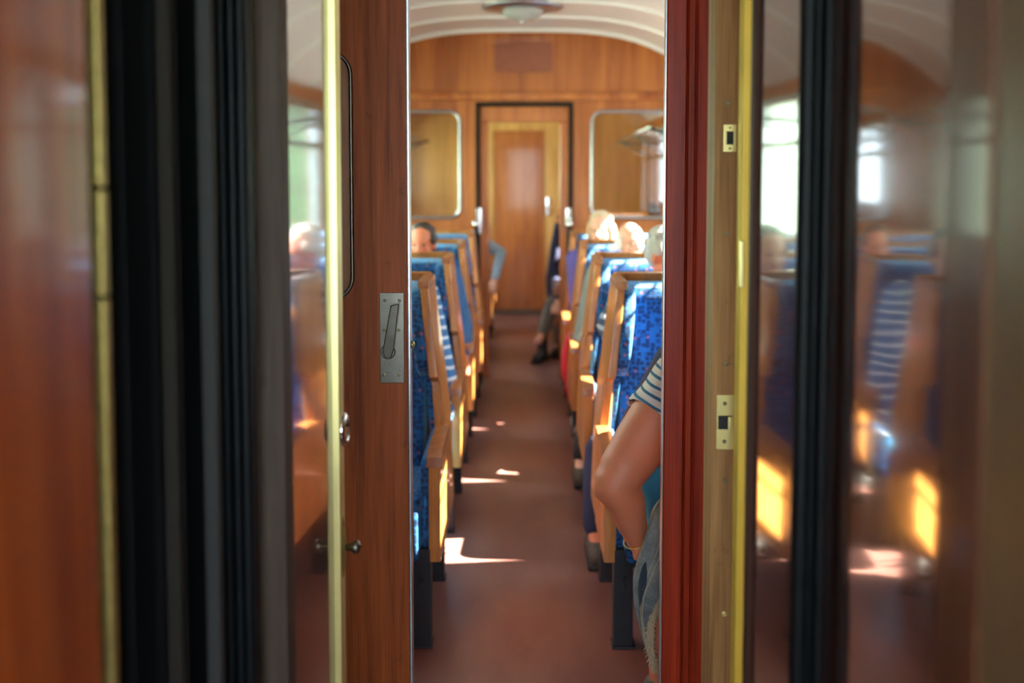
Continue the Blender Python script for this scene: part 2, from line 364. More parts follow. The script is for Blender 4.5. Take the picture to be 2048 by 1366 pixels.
# partition with doorway and two round-cornered windows
def ring_frame(x0, x1, z0, z1, rad, n=6):
    pts = []
    for cx, cz, a0 in ((x1 - rad, z1 - rad, 0), (x0 + rad, z1 - rad, 90), (x0 + rad, z0 + rad, 180), (x1 - rad, z0 + rad, 270)):
        for k in range(n + 1):
            a = R(a0 + 90 * k / n); pts.append((cx + rad * math.cos(a), cz + rad * math.sin(a)))
    return pts
def closed_tube(b, pts, r, n=10):
    pts = [Vector(p) for p in pts]; N = len(pts); rings = []
    for i, p in enumerate(pts):
        d = (pts[(i + 1) % N] - pts[i - 1]).normalized(); x = Vector((0, 1, 0)); y = d.cross(x).normalized()
        rings.append([b.bm.verts.new(p + (x * math.cos(2 * math.pi * k / n) + y * math.sin(2 * math.pi * k / n)) * r) for k in range(n)])
    for i in range(N):
        a, c = rings[i], rings[(i + 1) % N]
        for k in range(n): b.bm.faces.new([a[k], a[(k + 1) % n], c[(k + 1) % n], c[k]])
def wall_with_holes(y0, y1, holes, top, xs=-HW, xe=HW, step=.02, mat=None, name='wall', rad=.07):
    """front and back grids with rounded openings cut exactly by column"""
    cols = sorted(set([round(xs + i * (xe - xs) / 60, 5) for i in range(61)] + [v for h in holes for v in (h[0], h[1])] +
                      [h[0] + rad * (1 - math.cos(R(a))) for h in holes if h[4] for a in (15, 30, 45, 60, 75, 90)] + [h[1] - rad * (1 - math.cos(R(a))) for h in holes if h[4] for a in (15, 30, 45, 60, 75, 90)]))
    b = MB()
    def span(h, x):
        if not (h[0] <= x <= h[1]): return None
        z0, z1 = h[2], h[3]
        if h[4]:
            dx = min(x - h[0], h[1] - x)
            if dx < rad:
                k = rad - math.sqrt(max(0, rad * rad - (rad - dx) ** 2)); z0 += k; z1 -= k
        return z0, z1
    for xa, xb in zip(cols, cols[1:]):
        if xb - xa < 1e-5: continue
        xm = (xa + xb) / 2; h = [h for h in holes if h[0] <= xm <= h[1]]
        ta, tb = top(xa), top(xb)
        segs = [(0, 0, ta, tb)]
        if h:
            sa, sb = span(h[0], xa), span(h[0], xb)
            segs = [(0, 0, sa[0], sb[0]), (sa[1], sb[1], ta, tb)]
        for za, zb, zc, zd in segs:
            if zc - za < 1e-4 and zd - zb < 1e-4: continue
            b.hull([(xa, y0, za), (xb, y0, zb), (xb, y1, zb), (xa, y1, za), (xa, y0, zc), (xb, y0, zd), (xb, y1, zd), (xa, y1, zc)])
    return b.build(name, mat or M['wall'])
PD = (-.32, .345, 0, 1.925)       # doorway of the partition
WL, WR = (-.98, -.435, 1.13, 1.865, 1), (.478, 1.03, 1.13, 1.865, 1)
o = wall_with_holes(PY, PY + .05, [WL, PD + (0,), WR], lambda x: arch(x) + .01, name='wall_partition'); struct(o)
for (x0, x1, z0, z1, _) in (WL, WR):
    nwin += 1; b = MB(); closed_tube(b, [(x, PY - .004, z) for x, z in ring_frame(x0, x1, z0, z1, .07)], .011)
    fr = struct(b.build('window_%d' % nwin, M['edge_steel'], smooth=True))
    b = MB(); b.prism(ring_frame(x0 + .002, x1 - .002, z0 + .002, z1 - .002, .07), lambda u, v, t: Vector((u, t, v)), PY + .018, PY + .024); b.build('pane', M['glass2'], fr)
# door casing, cornice, base
b = MB(); y0 = PY - .018
b.box(PD[0] - .004, PD[0] + .022, y0, PY + .07, 0, PD[3] - .023, .004).box(PD[1] - .022, PD[1] + .004, y0, PY + .07, 0, PD[3] - .023, .004).box(PD[0] - .004, PD[1] + .004, y0, PY + .07, PD[3] - .022, PD[3] + .004, .004)
trim(b.build('trim', M['dull']))
b = MB()
b.box(PD[0] + .023, PD[0] + .085, PY + .021, PY + .068, 0, PD[3] - .131, .006).box(PD[1] - .085, PD[1] - .023, PY + .021, PY + .068, 0, PD[3] - .131, .006).box(PD[0] + .023, PD[1] - .023, PY + .021, PY + .068, PD[3] - .13, PD[3] - .023, .006)
trim(b.build('trim', M['walltrim']))
trim(MB().box(-HW, HW, PY - .028, PY, 1.945, 1.985, .008).box(-HW, HW, PY - .016, PY, 1.985, 2.0, .004).build('trim', M['walltrim']))
for s in (-1, 1):
    b = MB(); xs = sorted((s * .375, s * .40)); b.box(*xs, PY - .008, PY, .4, 1.94, .003); trim(b.build('trim', M['walltrim']))
nb = MB().box(-.192, .203, PY - .012, PY, 2.135, 2.335, .004).build('notice_board', M['notice'])
tag(nb, 'plain reddish brown board fixed on the panelling above the far doorway', 'board')
for x in (-.18, .19):
    for z in (2.147, 2.323): MB().lathe([(.004, 0), (.005, -.001), (.003, -.003)], (x, PY - .012, z), 'y', 10).build('screw', M['screw'], nb)
# latch plate on the doorway casing
lp = MB().box(.30, .335, PY - .035, PY - .02, 1.06, 1.2, .004).build('door_latch', M['chrome'], smooth='auto')
tag(lp, 'small chrome latch with round knob on the right post of the far doorway', 'latch')
MB().lathe([(.012, -.0), (.012, -.02), (.022, -.03), (.024, -.045), (.014, -.056)], (.318, PY - .034, 1.12), 'y', 20).build('knob', M['chrome'], lp, smooth=True)
lp = MB().box(-.318, -.285, PY - .035, PY - .02, 1.02, 1.2, .004).build('door_latch', M['chrome'], smooth='auto')
tag(lp, 'narrow steel catch plate on the left post of the far doorway', 'latch')

# end wall with its door
struct(MB().box(-HW, HW, EY, EY + .06, 0, 2.43).build('wall_far', M['endwood']))
cs = MB().box(-.40, -.30, EY - .03, EY, .036, 1.899, .006).box(.235, .39, EY - .03, EY, .036, 1.899, .006).box(-.40, .39, EY - .03, EY, 1.90, 2.02, .006)
trim(cs.build('trim', M['goldwood']))
dr = struct(MB().box(-.29, .225, EY - .022, EY - .001, .04, 1.895, .004).build('door_1', M['wall']))
MB().box(-.21, .145, EY - .03, EY - .02, .15, .85, .004).build('panel', M['wall'], dr)
MB().box(.245, .285, EY - .05, EY - .028, 1.02, 1.21, .004).lathe([(.01, 0), (.01, -.03), (.022, -.04), (.022, -.055), (.01, -.062)], (.265, EY - .05, 1.10), 'y', 16).build('door_handle', M['chrome'], dr, smooth='auto')
trim(MB().box(-.4, .4, EY - .09, EY, 0, .035, .004).build('trim', M['steel']))

# ceiling lamp
def lamp(y, lab):
    t = empty('ceiling_lamp', (.0, y, 2.405)); tag(t, lab, 'ceiling lamp')
    MB().lathe([(.235, 0), (.24, -.006), (.235, -.014), (.17, -.022), (.12, -.03)], n=40).build('rim', M['edge_steel'], t, smooth=True)
    MB().lathe([(.125, -.02), (.122, -.036), (.105, -.056), (.07, -.074), (.03, -.083), (.004, -.086)], n=40).build('lamp_bowl', M['lampglass'], t, smooth=True)
    MB().lathe([(.014, -.084), (.014, -.094), (.006, -.1)], n=16).build('finial', M['chrome'], t, smooth=True)
lamp(5.9, 'round ceiling lamp with shallow bowl under the curved white ceiling')

# ------------------------------------------------------------------ seats
def seat(s):
    """double seat; aisle face at x=0, window side towards +s"""
    t = empty('train_seat')
    X = lambda u: s * u
    fn = lambda y, z, tt: Vector((X(tt + max(0, z - .50) * .112), y, z))
    def box(b, x0, x1, *a, **k): return b.box(*sorted((X(x0), X(x1))), *a, **k)
    for nm, y in (('leg', 0.0), ('leg', .50)):
        b = MB(); box(b, .0, .058, y, y + .05, 0, .30, .003); box(b, -.004, .066, y - .008, y + .06, 0, .008, .002)
        g = b.build(nm, M['leg'], t, smooth='auto')
        b = MB()
        for z in (.215, .19): b.lathe([(.007, 0), (.008, -.003), (.004, -.007)], (X(.03), y + .001, z), 'y', 12)
        b.build('bolt', M['leg'], g, smooth=True)
        b = MB(); box(b, .93, .985, y, y + .05, 0, .30, .003); b.build('leg', M['leg'], t, smooth='auto')
    b = MB(); box(b, .03, .96, .02, .06, .24, .275); box(b, .03, .96, .5, .54, .24, .275); b.build('seat_rail', M['leg'], t)
    # wooden end panel: armrest, post and headrest wing
    arm = [(.0, .262), (.0, .555), (.022, .578), (.36, .590), (.36, .262)]
    b = MB(); b.prism(arm, lambda y, z, tt: Vector((X(tt), y, z)), -.030 , .006, .004)
    b.build('armrest', M['seatwood'], t, smooth='auto')
    b = MB(); b.prism([(-.004, .548), (.0, .578), (.025, .592), (.30, .600), (.30, .585), (.02, .572)], lambda y, z, tt: Vector((X(tt), y, z)), -.034, .012, .003); b.build('armrest_cap', M['seatdark'], t, smooth='auto')
    post = [(.34, .262), (.33, .60), (.345, .735), (.285, .76), (.30, .93), (.33, 1.045), (.57, 1.05), (.63, .60), (.62, .262)]
    b = MB(); b.prism(post, fn, -.027, .000, .004); b.build('end_panel', M['seatwood'], t, smooth='auto')
    b = MB(); b.prism([(.32, 1.043), (.345, 1.066), (.575, 1.068), (.585, 1.048)], fn, -.030, .008, .004); b.build('panel_cap', M['seatdark'], t, smooth='auto')
    b = MB(); b.hull([(X(.04), .59, 1.02), (X(1.0), .59, 1.02), (X(1.0), .63, 1.02), (X(.04), .63, 1.02), (X(.05), .575, 1.072), (X(1.0), .575, 1.072), (X(1.0), .63, 1.072), (X(.05), .63, 1.072)], .004)
    b.build('top_rail', M['seatwood'], t)
    b = MB(); b.hull([(X(.02), .60, .30), (X(1.0), .60, .30), (X(1.0), .63, .30), (X(.02), .63, .30), (X(.05), .60, 1.03), (X(1.0), .60, 1.03), (X(1.0), .63, 1.03), (X(.05), .63, 1.03)])
    b.build('back_board', M['seatwood'], t)
    # cushions
    prof = [(.0, .262), (-.012, .30), (-.012, .41), (.01, .445), (.06, .46), (.30, .45), (.46, .43), (.46, .33), (.05, .262)]
    b = MB(); b.prism(prof, lambda y, z, tt: Vector((X(tt), y, z)), .032, .98, .018, 3); o = b.build('seat_cushion', M['uph'], t, smooth='auto')
    prof = [(.38, .44), (.41, .60), (.43, .80), (.435, .92), (.42, .99), (.44, 1.035), (.50, 1.052), (.56, 1.045), (.60, 1.0), (.60, .44)]
    b = MB(); b.prism(prof, lambda y, z, tt: Vector((X(tt + .01), y, z)), .05, .98, .02, 3); b.build('backrest', M['uph'], t, smooth='auto')
    wing = [(.34, .755), (.295, .79), (.285, .86), (.30, .94), (.33, 1.0), (.37, 1.032), (.45, 1.04), (.45, .74)]
    b = MB(); b.prism(wing, fn, .000, .042, .014, 3); b.build('wing_pad', M['uph'], t, smooth='auto')
    low = [(.37, .50), (.36, .74), (.45, .76), (.45, .50)]
    b = MB(); b.prism(low, fn, .000, .026, .008); b.build('side_pad', M['uph'], t, smooth='auto')
    pad = [(.02, .30), (.0, .34), (.0, .54), (.02, .566), (.36, .575), (.36, .30)]
    b = MB(); b.prism(pad, lambda y, z, tt: Vector((X(tt), y, z)), .006, .030, .009); b.build('armrest_pad', M['uph'], t, smooth='auto')
    return t
AIS = .272
seats = {}
ordn = ['nearest', 'second', 'third', 'fourth']
for s, side in ((-1, 'left'), (1, 'right')):
    proto = seat(s)
    rows = [2.91 + .975 * i for i in range(4)] + [7.75, 8.725]
    for i, y in enumerate(rows):
        o = proto if i == 0 else copy_tree(proto)
        o.location = (s * AIS, y, 0)
        if i < 4: lab = 'blue patterned double train seat with wooden end panel, %s on the %s of the aisle' % (ordn[i], side)
        else: lab = 'blue double train seat past the far doorway, %s one on the %s of the aisle' % (('nearer', 'farther')[i - 4], side)
        tag(o, lab, 'train seat', 'blue train seats along the aisle')
# grab posts by the far doorway
for s, side in ((-1, 'left'), (1, 'right')):
    b = empty('grab_post', (s * .285, 6.72, 0)); tag(b, 'dark upright post with chrome ball top beside the aisle, %s of the far doorway' % side, 'post')
    MB().tube([(s * .0, 0, 0), (s * .03, 0, 1.08)], .014, 14).build('post', M['dull'], b, smooth=True)
    MB().ell((s * .03, 0, 1.095), (.026, .026, .028)).build('ball_top', M['chrome'], b, smooth=True)
    MB().lathe([(.035, 0), (.035, .006), (.02, .012)], n=20).build('base', M['steel'], b, smooth=True)
# ------------------------------------------------------------------ near wall, door leaf, jamb
TOP = 2.3
# wall to the left of the doorway (the leaf slides in front of it) and above
struct(MB().box(-1.3, -.30, 2.262, 2.30, 0, 2.45).box(.45, 1.3, 2.22, 2.30, 0, 2.45).box(-.30, .45, 2.262, 2.30, 2.02, 2.45).build('wall_near', M['walltrim']))
XL = at(815.5, 683, 2.2).x
leaf = wall_with_holes(2.205, 2.238, [(-.86, at(700, 300, 2.2).x, at(700, 597, 2.2).z, at(700, 106, 2.2).z, 1)], lambda x: 1.98, xs=-1.0, xe=XL, mat=M['door'], name='door_2', rad=.045)
struct(leaf)
b = MB(); h = (-.86, at(702, 300, 2.2).x, at(700, 597, 2.2).z, at(700, 106, 2.2).z)
closed_tube(b, [(x, 2.203, z) for x, z in ring_frame(*h, .045)], .0045, 8); b.build('window_bead', M['steel'], leaf, smooth=True)
MB().prism(ring_frame(h[0], h[1], h[2], h[3], .045), lambda u, v, t: Vector((u, t, v)), 2.216, 2.221).build('pane', M['glass'], leaf)
MB().box(XL - .001, XL + .0055, 2.2035, 2.239, 0, 1.98, .0018).build('edge_strip', M['edge_steel'], leaf, smooth='auto')
# latch plate with lever
p0, p1 = at(760.5, 766, 2.2), at(807, 586, 2.2)
lk = MB().box(p0.x, p1.x, 2.200, 2.206, p0.z, p1.z, .0012).build('latch_plate', M['steel'], leaf, smooth='auto')
for px, py in ((770, 601), (799, 601), (769, 660), (798, 660), (768, 750), (798, 750)):
    c = at(px, py, 2.2); MB().lathe([(.0036, .0012), (.0036, -.0006), (.0018, -.0012)], (c.x, 2.2, c.z), 'y', 14).build('screw', M['screw'], lk)
c = at(776.5, 703, 2.2); MB().lathe([(.0165, 0), (.0165, -.004), (.0145, -.006)], (c.x, 2.2, c.z), 'y', 28).build('pivot', M['steel'], lk, smooth='auto')
b = MB(); q = [at(783, 610, 2.19), at(799, 607, 2.19), at(788, 700, 2.19), at(783, 714, 2.19), at(771, 714, 2.19), at(766, 703, 2.19)]
b.prism([(v.x, v.z) for v in q], lambda u, v, t: Vector((u, t - (v - q[3].z) * .06, v)), 2.195, 2.180, .0022, 3); b.build('lever', M['steel'], lk, smooth='auto')
c = at(819, 692, 2.2); MB().lathe([(.004, 0), (.004, .006), (.0085, .0075), (.0095, .011), (.006, .014), (.001, .015)], (XL + .004 - .006, 2.222, c.z), 'x', 20).build('latch_bolt', M['oldbrass'], lk, smooth=True)
# ring pull and escutcheon on the standing leaf in front
# right jamb of the doorway: three moulded bands
XJ0, XJ1 = at(1329, 683, 2.2).x, at(1421, 683, 2.2).x
prof = [(XJ0, 2.232), (XJ0, 2.206), (XJ0 + .003, 2.202), (at(1366, 683, 2.2).x, 2.200), (at(1369, 683, 2.2).x, 2.204), (at(1372, 683, 2.2).x, 2.194), (at(1382, 683, 2.2).x, 2.190), (at(1385, 683, 2.2).x, 2.197), (at(1390, 683, 2.2).x, 2.193), (XJ1, 2.193), (XJ1 + .05, 2.21), (XJ1 + .05, 2.232)]
b = MB(); b.prism(prof, lambda u, v, t: Vector((u, v, t)), 0, 2.4); jamb = b.build('door_frame', M['jamb'])
tag(jamb, 'red mahogany moulded door post, scuffed, on the right of the open doorway', 'door frame')
MB().box(XJ0 - .0025, XJ0 + .002, 2.206, 2.230, 0, 2.4, .001).build('edge_strip', M['edge_steel'], jamb, smooth='auto')
# thin grey strip and weathered lock stile of the folded right door leaf
def vbox(px0, px1, Y, dep, mat, name, parent=None, bev=.002, z1=TOP, smooth='auto', z0=.0):
    x0, x1 = at(px0, 683, Y).x, at(px1, 683, Y).x
    return MB().box(x0, x1, Y, Y + dep, z0, z1, bev).build(name, mat, parent, smooth=smooth)
rd = empty('folded_door', (.36, 1.4, 0)); tag(rd, 'folded back door leaf right of the doorway, weathered lock edge and dark gloss face', 'door')
def child(o, parent):
    o.parent = parent; o.matrix_parent_inverse = Matrix.Translation(parent.location).inverted(); return o
child(vbox(1417, 1426, 1.86, .03, M['edge_steel'], 'edge_strip'), rd)
st = child(vbox(1424, 1477, 1.78, .07, M['oldwood'], 'lock_stile'), rd)
YS = 1.78
def plate(pa, pb, hole, name='strike_plate', mat=M['paleb']):
    """brass strike plate with a rectangular opening"""
    a, c = at(pa[0], pb[1], YS), at(pb[0], pa[1], YS); h0, h1 = at(hole[0], hole[3], YS), at(hole[2], hole[1], YS)
    b = MB(); y0, y1 = YS - .0035, YS + .0005
    b.box(a.x, c.x, y0, y1, a.z, h0.z, .001).box(a.x, c.x, y0, y1, h1.z, c.z, .001).box(a.x, h0.x, y0, y1, h0.z, h1.z, .0008).box(h1.x, c.x, y0, y1, h0.z, h1.z, .0008)
    o = child(b.build(name, mat, None, smooth='auto'), st)
    return o
pl1 = plate((1446, 249), (1473, 304), (1453, 263, 1467, 289))
pl2 = plate((1432, 790), (1471, 898), (1436, 831, 1464, 858))
def disc(px, py, r, name, mat, parent, Y=YS, d=.003, front=.0005):
    c = at(px, py, Y); return child(MB().lathe([(r, 0), (r, -d), (r * .7, -d * 1.3)], (c.x, Y - front, c.z), 'y', 18).build(name, mat, None, smooth='auto'), parent)
for px, py in ((1459, 256), (1459, 297)): disc(px, py, .002, 'screw', M['screw'], st, d=.0045)
for px, py in ((1449, 806), (1448, 882)): disc(px, py, .0035, 'screw', M['screw'], st, d=.0045)
for px, py in ((1456, 206), (1453, 468), (1451, 727), (1450, 960)): disc(px, py, .004, 'screw', M['screw'], st)
disc(1448, 1227, .0045, 'screw', M['paleb'], st)
hk = MB().box(at(1465, 0, YS).x, at(1476, 0, YS).x, YS - .012, YS - .003, at(1460, 858, YS).z, at(1460, 832, YS).z, .002).build('hook', M['paleb'], smooth='auto'); child(hk, st)
# dark blocks painting the shade of the lock holes, which are not cut
for (pa, pb) in (((1453, 263), (1467, 289)), ((1436, 831), (1464, 858))):
    a, c = at(pa[0], pb[1], YS), at(pb[0], pa[1], YS)
    child(MB().box(a.x, c.x, YS - .0012, YS + .0, a.z, c.z).build('mortise_shade', M['bristle']), st)
# brass edge moulding
bx0, bx1 = at(1476, 683, 1.72).x, at(1503, 683, 1.72).x
b = MB(); b.box(bx0, bx1, 1.715, 1.75, 0, TOP, .005, 3)
child(b.build('brass_moulding', M['brass'], smooth='auto'), rd)
a = at(1480, 575, 1.70); c = at(1491, 482, 1.70)
child(MB().box(a.x, c.x, 1.70, 1.716, a.z, c.z, .002).build('brass_clip', M['paleb'], smooth='auto'), rd)
child(vbox(1500, 1513, 1.405, .02, M['bead'], 'dark_bead'), rd)
# glossy leaf faces seen at a grazing angle; the reflections are real
def face(pts, mat, name, th=.02, z0=0, z1=TOP, side=1, parent=None):
    (xa, ya), (xb, yb) = pts; d = Vector((xb - xa, yb - ya, 0)).normalized(); n = Vector((d.y, -d.x, 0)) * side * th
    b = MB(); b.hull([(xa, ya, z0), (xb, yb, z0), (xb + n.x, yb + n.y, z0), (xa + n.x, ya + n.y, z0), (xa, ya, z1), (xb, yb, z1), (xb + n.x, yb + n.y, z1), (xa + n.x, ya + n.y, z1)])
    return b.build(name, mat, parent)
gx = lambda y: .2808 + .0665 * y
hx = lambda y: .3361 - .04 * (y - 1.22)
child(face([(hx(1.22), 1.22), (hx(1.405), 1.405)], M['glossy'], 'gloss_panel'), rd)
rs = empty('sealing_strip', (.36, 1.25, 0)); tag(rs, 'black rubber sealing strip between the two glossy panels on the right', 'sealing strip')
b = MB(); xa, xb = at(1596, 683, 1.17).x, at(1662, 683, 1.17).x; w_ = xb - xa
b.tube([(xa + w_ * .27, 1.185, 0), (xa + w_ * .27, 1.185, TOP)], w_ * .27, 18).tube([(xa + w_ * .62, 1.195, 0), (xa + w_ * .62, 1.195, TOP)], w_ * .2, 16).tube([(xa + w_ * .86, 1.182, 0), (xa + w_ * .86, 1.182, TOP)], w_ * .16, 16).box(xa + w_ * .2, xb + .012, 1.19, 1.215, 0, TOP)
child(b.build('rubber', M['rubber'], smooth='auto'), rs)
nr = empty('corridor_door', (.36, 1.0, 0)); tag(nr, 'nearest door leaf on the far right, dark reflecting pane in a brown wooden stile', 'door')
child(face([(gx(.785), .785), (gx(1.17), 1.17)], M['glossy'], 'gloss_pane'), nr)
child(face([(gx(.70) - .003, .70), (gx(.785) - .003, .785)], M['stile'], 'stile', .03), nr)
child(face([(gx(.30), .30), (gx(.70), .70)], M['olive'], 'edge_panel', .03), nr)
# ------------------------------------------------------------------ left foreground
ld = empty('standing_door', (-.39, 1.8, 0)); tag(ld, 'glossy open door leaf left of the doorway with pale brass edge and keyhole plate', 'door')
lx = lambda y: -.3346 + .06 * (y - 1.394)
child(face([(lx(1.385), 1.385), (lx(1.66), 1.66)], M['glossy'], 'gloss_panel', side=-1), ld)
e0, e1 = at(656, 683, 1.655).x, at(677, 683, 1.655).x
b = MB(); b.box(e0, e1, 1.655, 1.70, 0, TOP, .004); child(b.build('brass_edge', M['paleb'], smooth='auto'), ld)
c = at(690, 859, 1.69)
b = MB(); 
for k in range(24):
    pass
b.lathe([(.025, -.006), (.029, -.002), (.029, .004), (.021, .009), (.017, .005), (.018, -.002)], (c.x - .003, 1.692, c.z), 'x', 28)
child(b.build('ring_pull', M['chrome'], smooth=True), ld)
c = at(680, 1095, 1.675)
b = MB(); b.ell((c.x, 1.678, c.z), (.010, .020, .063)); es = child(b.build('keyhole_plate', M['oldbrass'], smooth=True), ld)
b = MB(); b.lathe([(.006, 0), (.006, .012), (.011, .016), (.011, .024), (.004, .028)], (c.x + .007, 1.678, c.z), 'x', 16); child(b.build('knob', M['steel'], smooth=True), es)
ge = vbox(510, 567, 1.37, .05, M['greyedge'], 'door_edge'); child(ge, ld)
gs = vbox(490, 512, 1.355, .04, M['olive'], 'edge_strip'); child(gs, ld)
ls = empty('sealing_strip', (-.42, 1.4, 0)); tag(ls, 'wet looking black rubber seal beside the grey brown door edge on the left', 'sealing strip')
b = MB(); xa, xb = at(432, 683, 1.27).x, at(492, 683, 1.27).x; w_ = xb - xa
for f_, r_ in ((.17, .17), (.5, .15), (.82, .18)): b.tube([(xa + w_ * f_, 1.29, 0), (xa + w_ * f_, 1.29, TOP)], w_ * r_, 16)
b.box(xa, xb, 1.295, 1.32, 0, TOP); child(b.build('rubber', M['rubber'], smooth='auto'), ls)
# gangway bellows: deep black folds
b = MB(); yb = [.93 + .055 * k for k in range(23)]
pl = [((-.80 if k % 2 else -.545), y) for k, y in enumerate(yb)]
poly = pl + [(-.95, yb[-1]), (-.95, yb[0])]
b.prism(poly, lambda u, v, t: Vector((u, v, t)), 0, TOP)
bl = b.build('gangway_bellows', M['bellows']); tag(bl, 'deep black folded bellows between the carriages on the left', 'bellows')
pp = empty('metal_rib', (-.44, 1.25, 0)); tag(pp, 'slim dull brown metal rib standing in the black gap on the left', 'metal rib')
child(vbox(322, 352, 1.15, .02, M['dull'], 'flat_bar', bev=.003), pp)
child(vbox(402, 430, 1.2, .02, M['bristle'], 'backing_bar', bev=.003), pp)
nl = empty('entrance_door', (-.385, .8, 0)); tag(nl, 'nearest door leaf on the far left, red brown gloss with a hinged brass edge', 'door')
child(face([(-.385, .30), (-.392, .90)], M['glossy_red'], 'gloss_panel', side=-1), nl)
child(vbox(112, 166, .905, .02, M['dull'], 'door_edge', bev=.003), nl)
b0, b1 = at(165, 683, .93).x, at(211, 683, .93).x
za, zb = at(190, 597, .93).z, at(190, 377, .93).z
hb = MB(); xm, rr = (b0 + b1) / 2, (b1 - b0) / 2
for z0, z1 in ((0, za - .001), (za + .001, zb - .001), (zb + .001, TOP)):
    hb.box(b0, b1, .93, .945, z0, z1, .0035)
child(hb.build('piano_hinge', M['oldbrass'], smooth='auto'), nl)
# vestibule shell
struct(MB().box(-1.3, 1.3, -1.2, 2.2, 2.42, 2.47).build('ceiling_vestibule', M['ceil']))

BX0, BX1, BZ0, BZ1 = -.75, .62, .75, 2.05  # unseen wall and window, added to set how much daylight reaches the vestibule
struct(MB().box(-1.3, BX0, -1.26, -1.2, 0, 2.47).box(BX1, 1.3, -1.26, -1.2, 0, 2.47).box(BX0, BX1, -1.26, -1.2, 0, BZ0).box(BX0, BX1, -1.26, -1.2, BZ1, 2.47).build('wall_behind_added', M['walltrim']))
nwin += 1  # unseen window, enlarged to brighten the door leaf and jamb
fr = struct(MB().box(BX0, BX0 + .02, -1.27, -1.19, BZ0, BZ1).box(BX1 - .02, BX1, -1.27, -1.19, BZ0, BZ1).box(BX0, BX1, -1.27, -1.19, BZ0, BZ0 + .02).box(BX0, BX1, -1.27, -1.19, BZ1 - .02, BZ1).build('window_%d' % nwin, M['edge_steel']))
MB().box(BX0 + .01, BX1 - .01, -1.235, -1.23, BZ0 + .01, BZ1 - .01).build('pane', M['glass'], fr)

# ------------------------------------------------------------------ people
def V(*a): return Vector(a)
def limb_hand(b, wrist, d, palm_n, s=1.0, curl=.5, side=1):
    """palm with five separate bent fingers; d = direction of the hand, palm_n = palm normal"""
    d = d.normalized(); n = (palm_n - d * palm_n.dot(d)).normalized(); w_ = d.cross(n) * side
    k0 = wrist + d * .085 * s
    for f in (-1, -.33, .33, 1): b.cap(wrist + d * .012 * s + w_ * f * .016 * s, .0155 * s, k0 + w_ * f * .030 * s, .0125 * s, 10)
    for f, ln in ((-1, .058), (-.33, .068), (.33, .073), (1, .066)):
        p = k0 + w_ * f * .031 * s; dd = (d + w_ * f * .08).normalized(); ang = 0
        for j, q in enumerate((.45, .32, .23)):
            ang += curl * (.35 if j == 0 else .6)
            v = dd * math.cos(ang) + n * math.sin(ang); p2 = p + v * ln * q * 1.25 * s
            b.cap(p, (.0092 - .0009 * j) * s, p2, (.0086 - .0010 * j) * s, 10); p = p2
    p = wrist + d * .025 * s + w_ * .024 * s
    for j, (v, l) in enumerate((((d * .6 + w_ * .8 + n * .2), .042), ((d * .85 + w_ * .35 + n * .35), .034), ((d * .95 + n * .4), .026))):
        p2 = p + v.normalized() * l * s; b.cap(p, (.0125 - .0012 * j) * s, p2, (.0112 - .0014 * j) * s, 10); p = p2

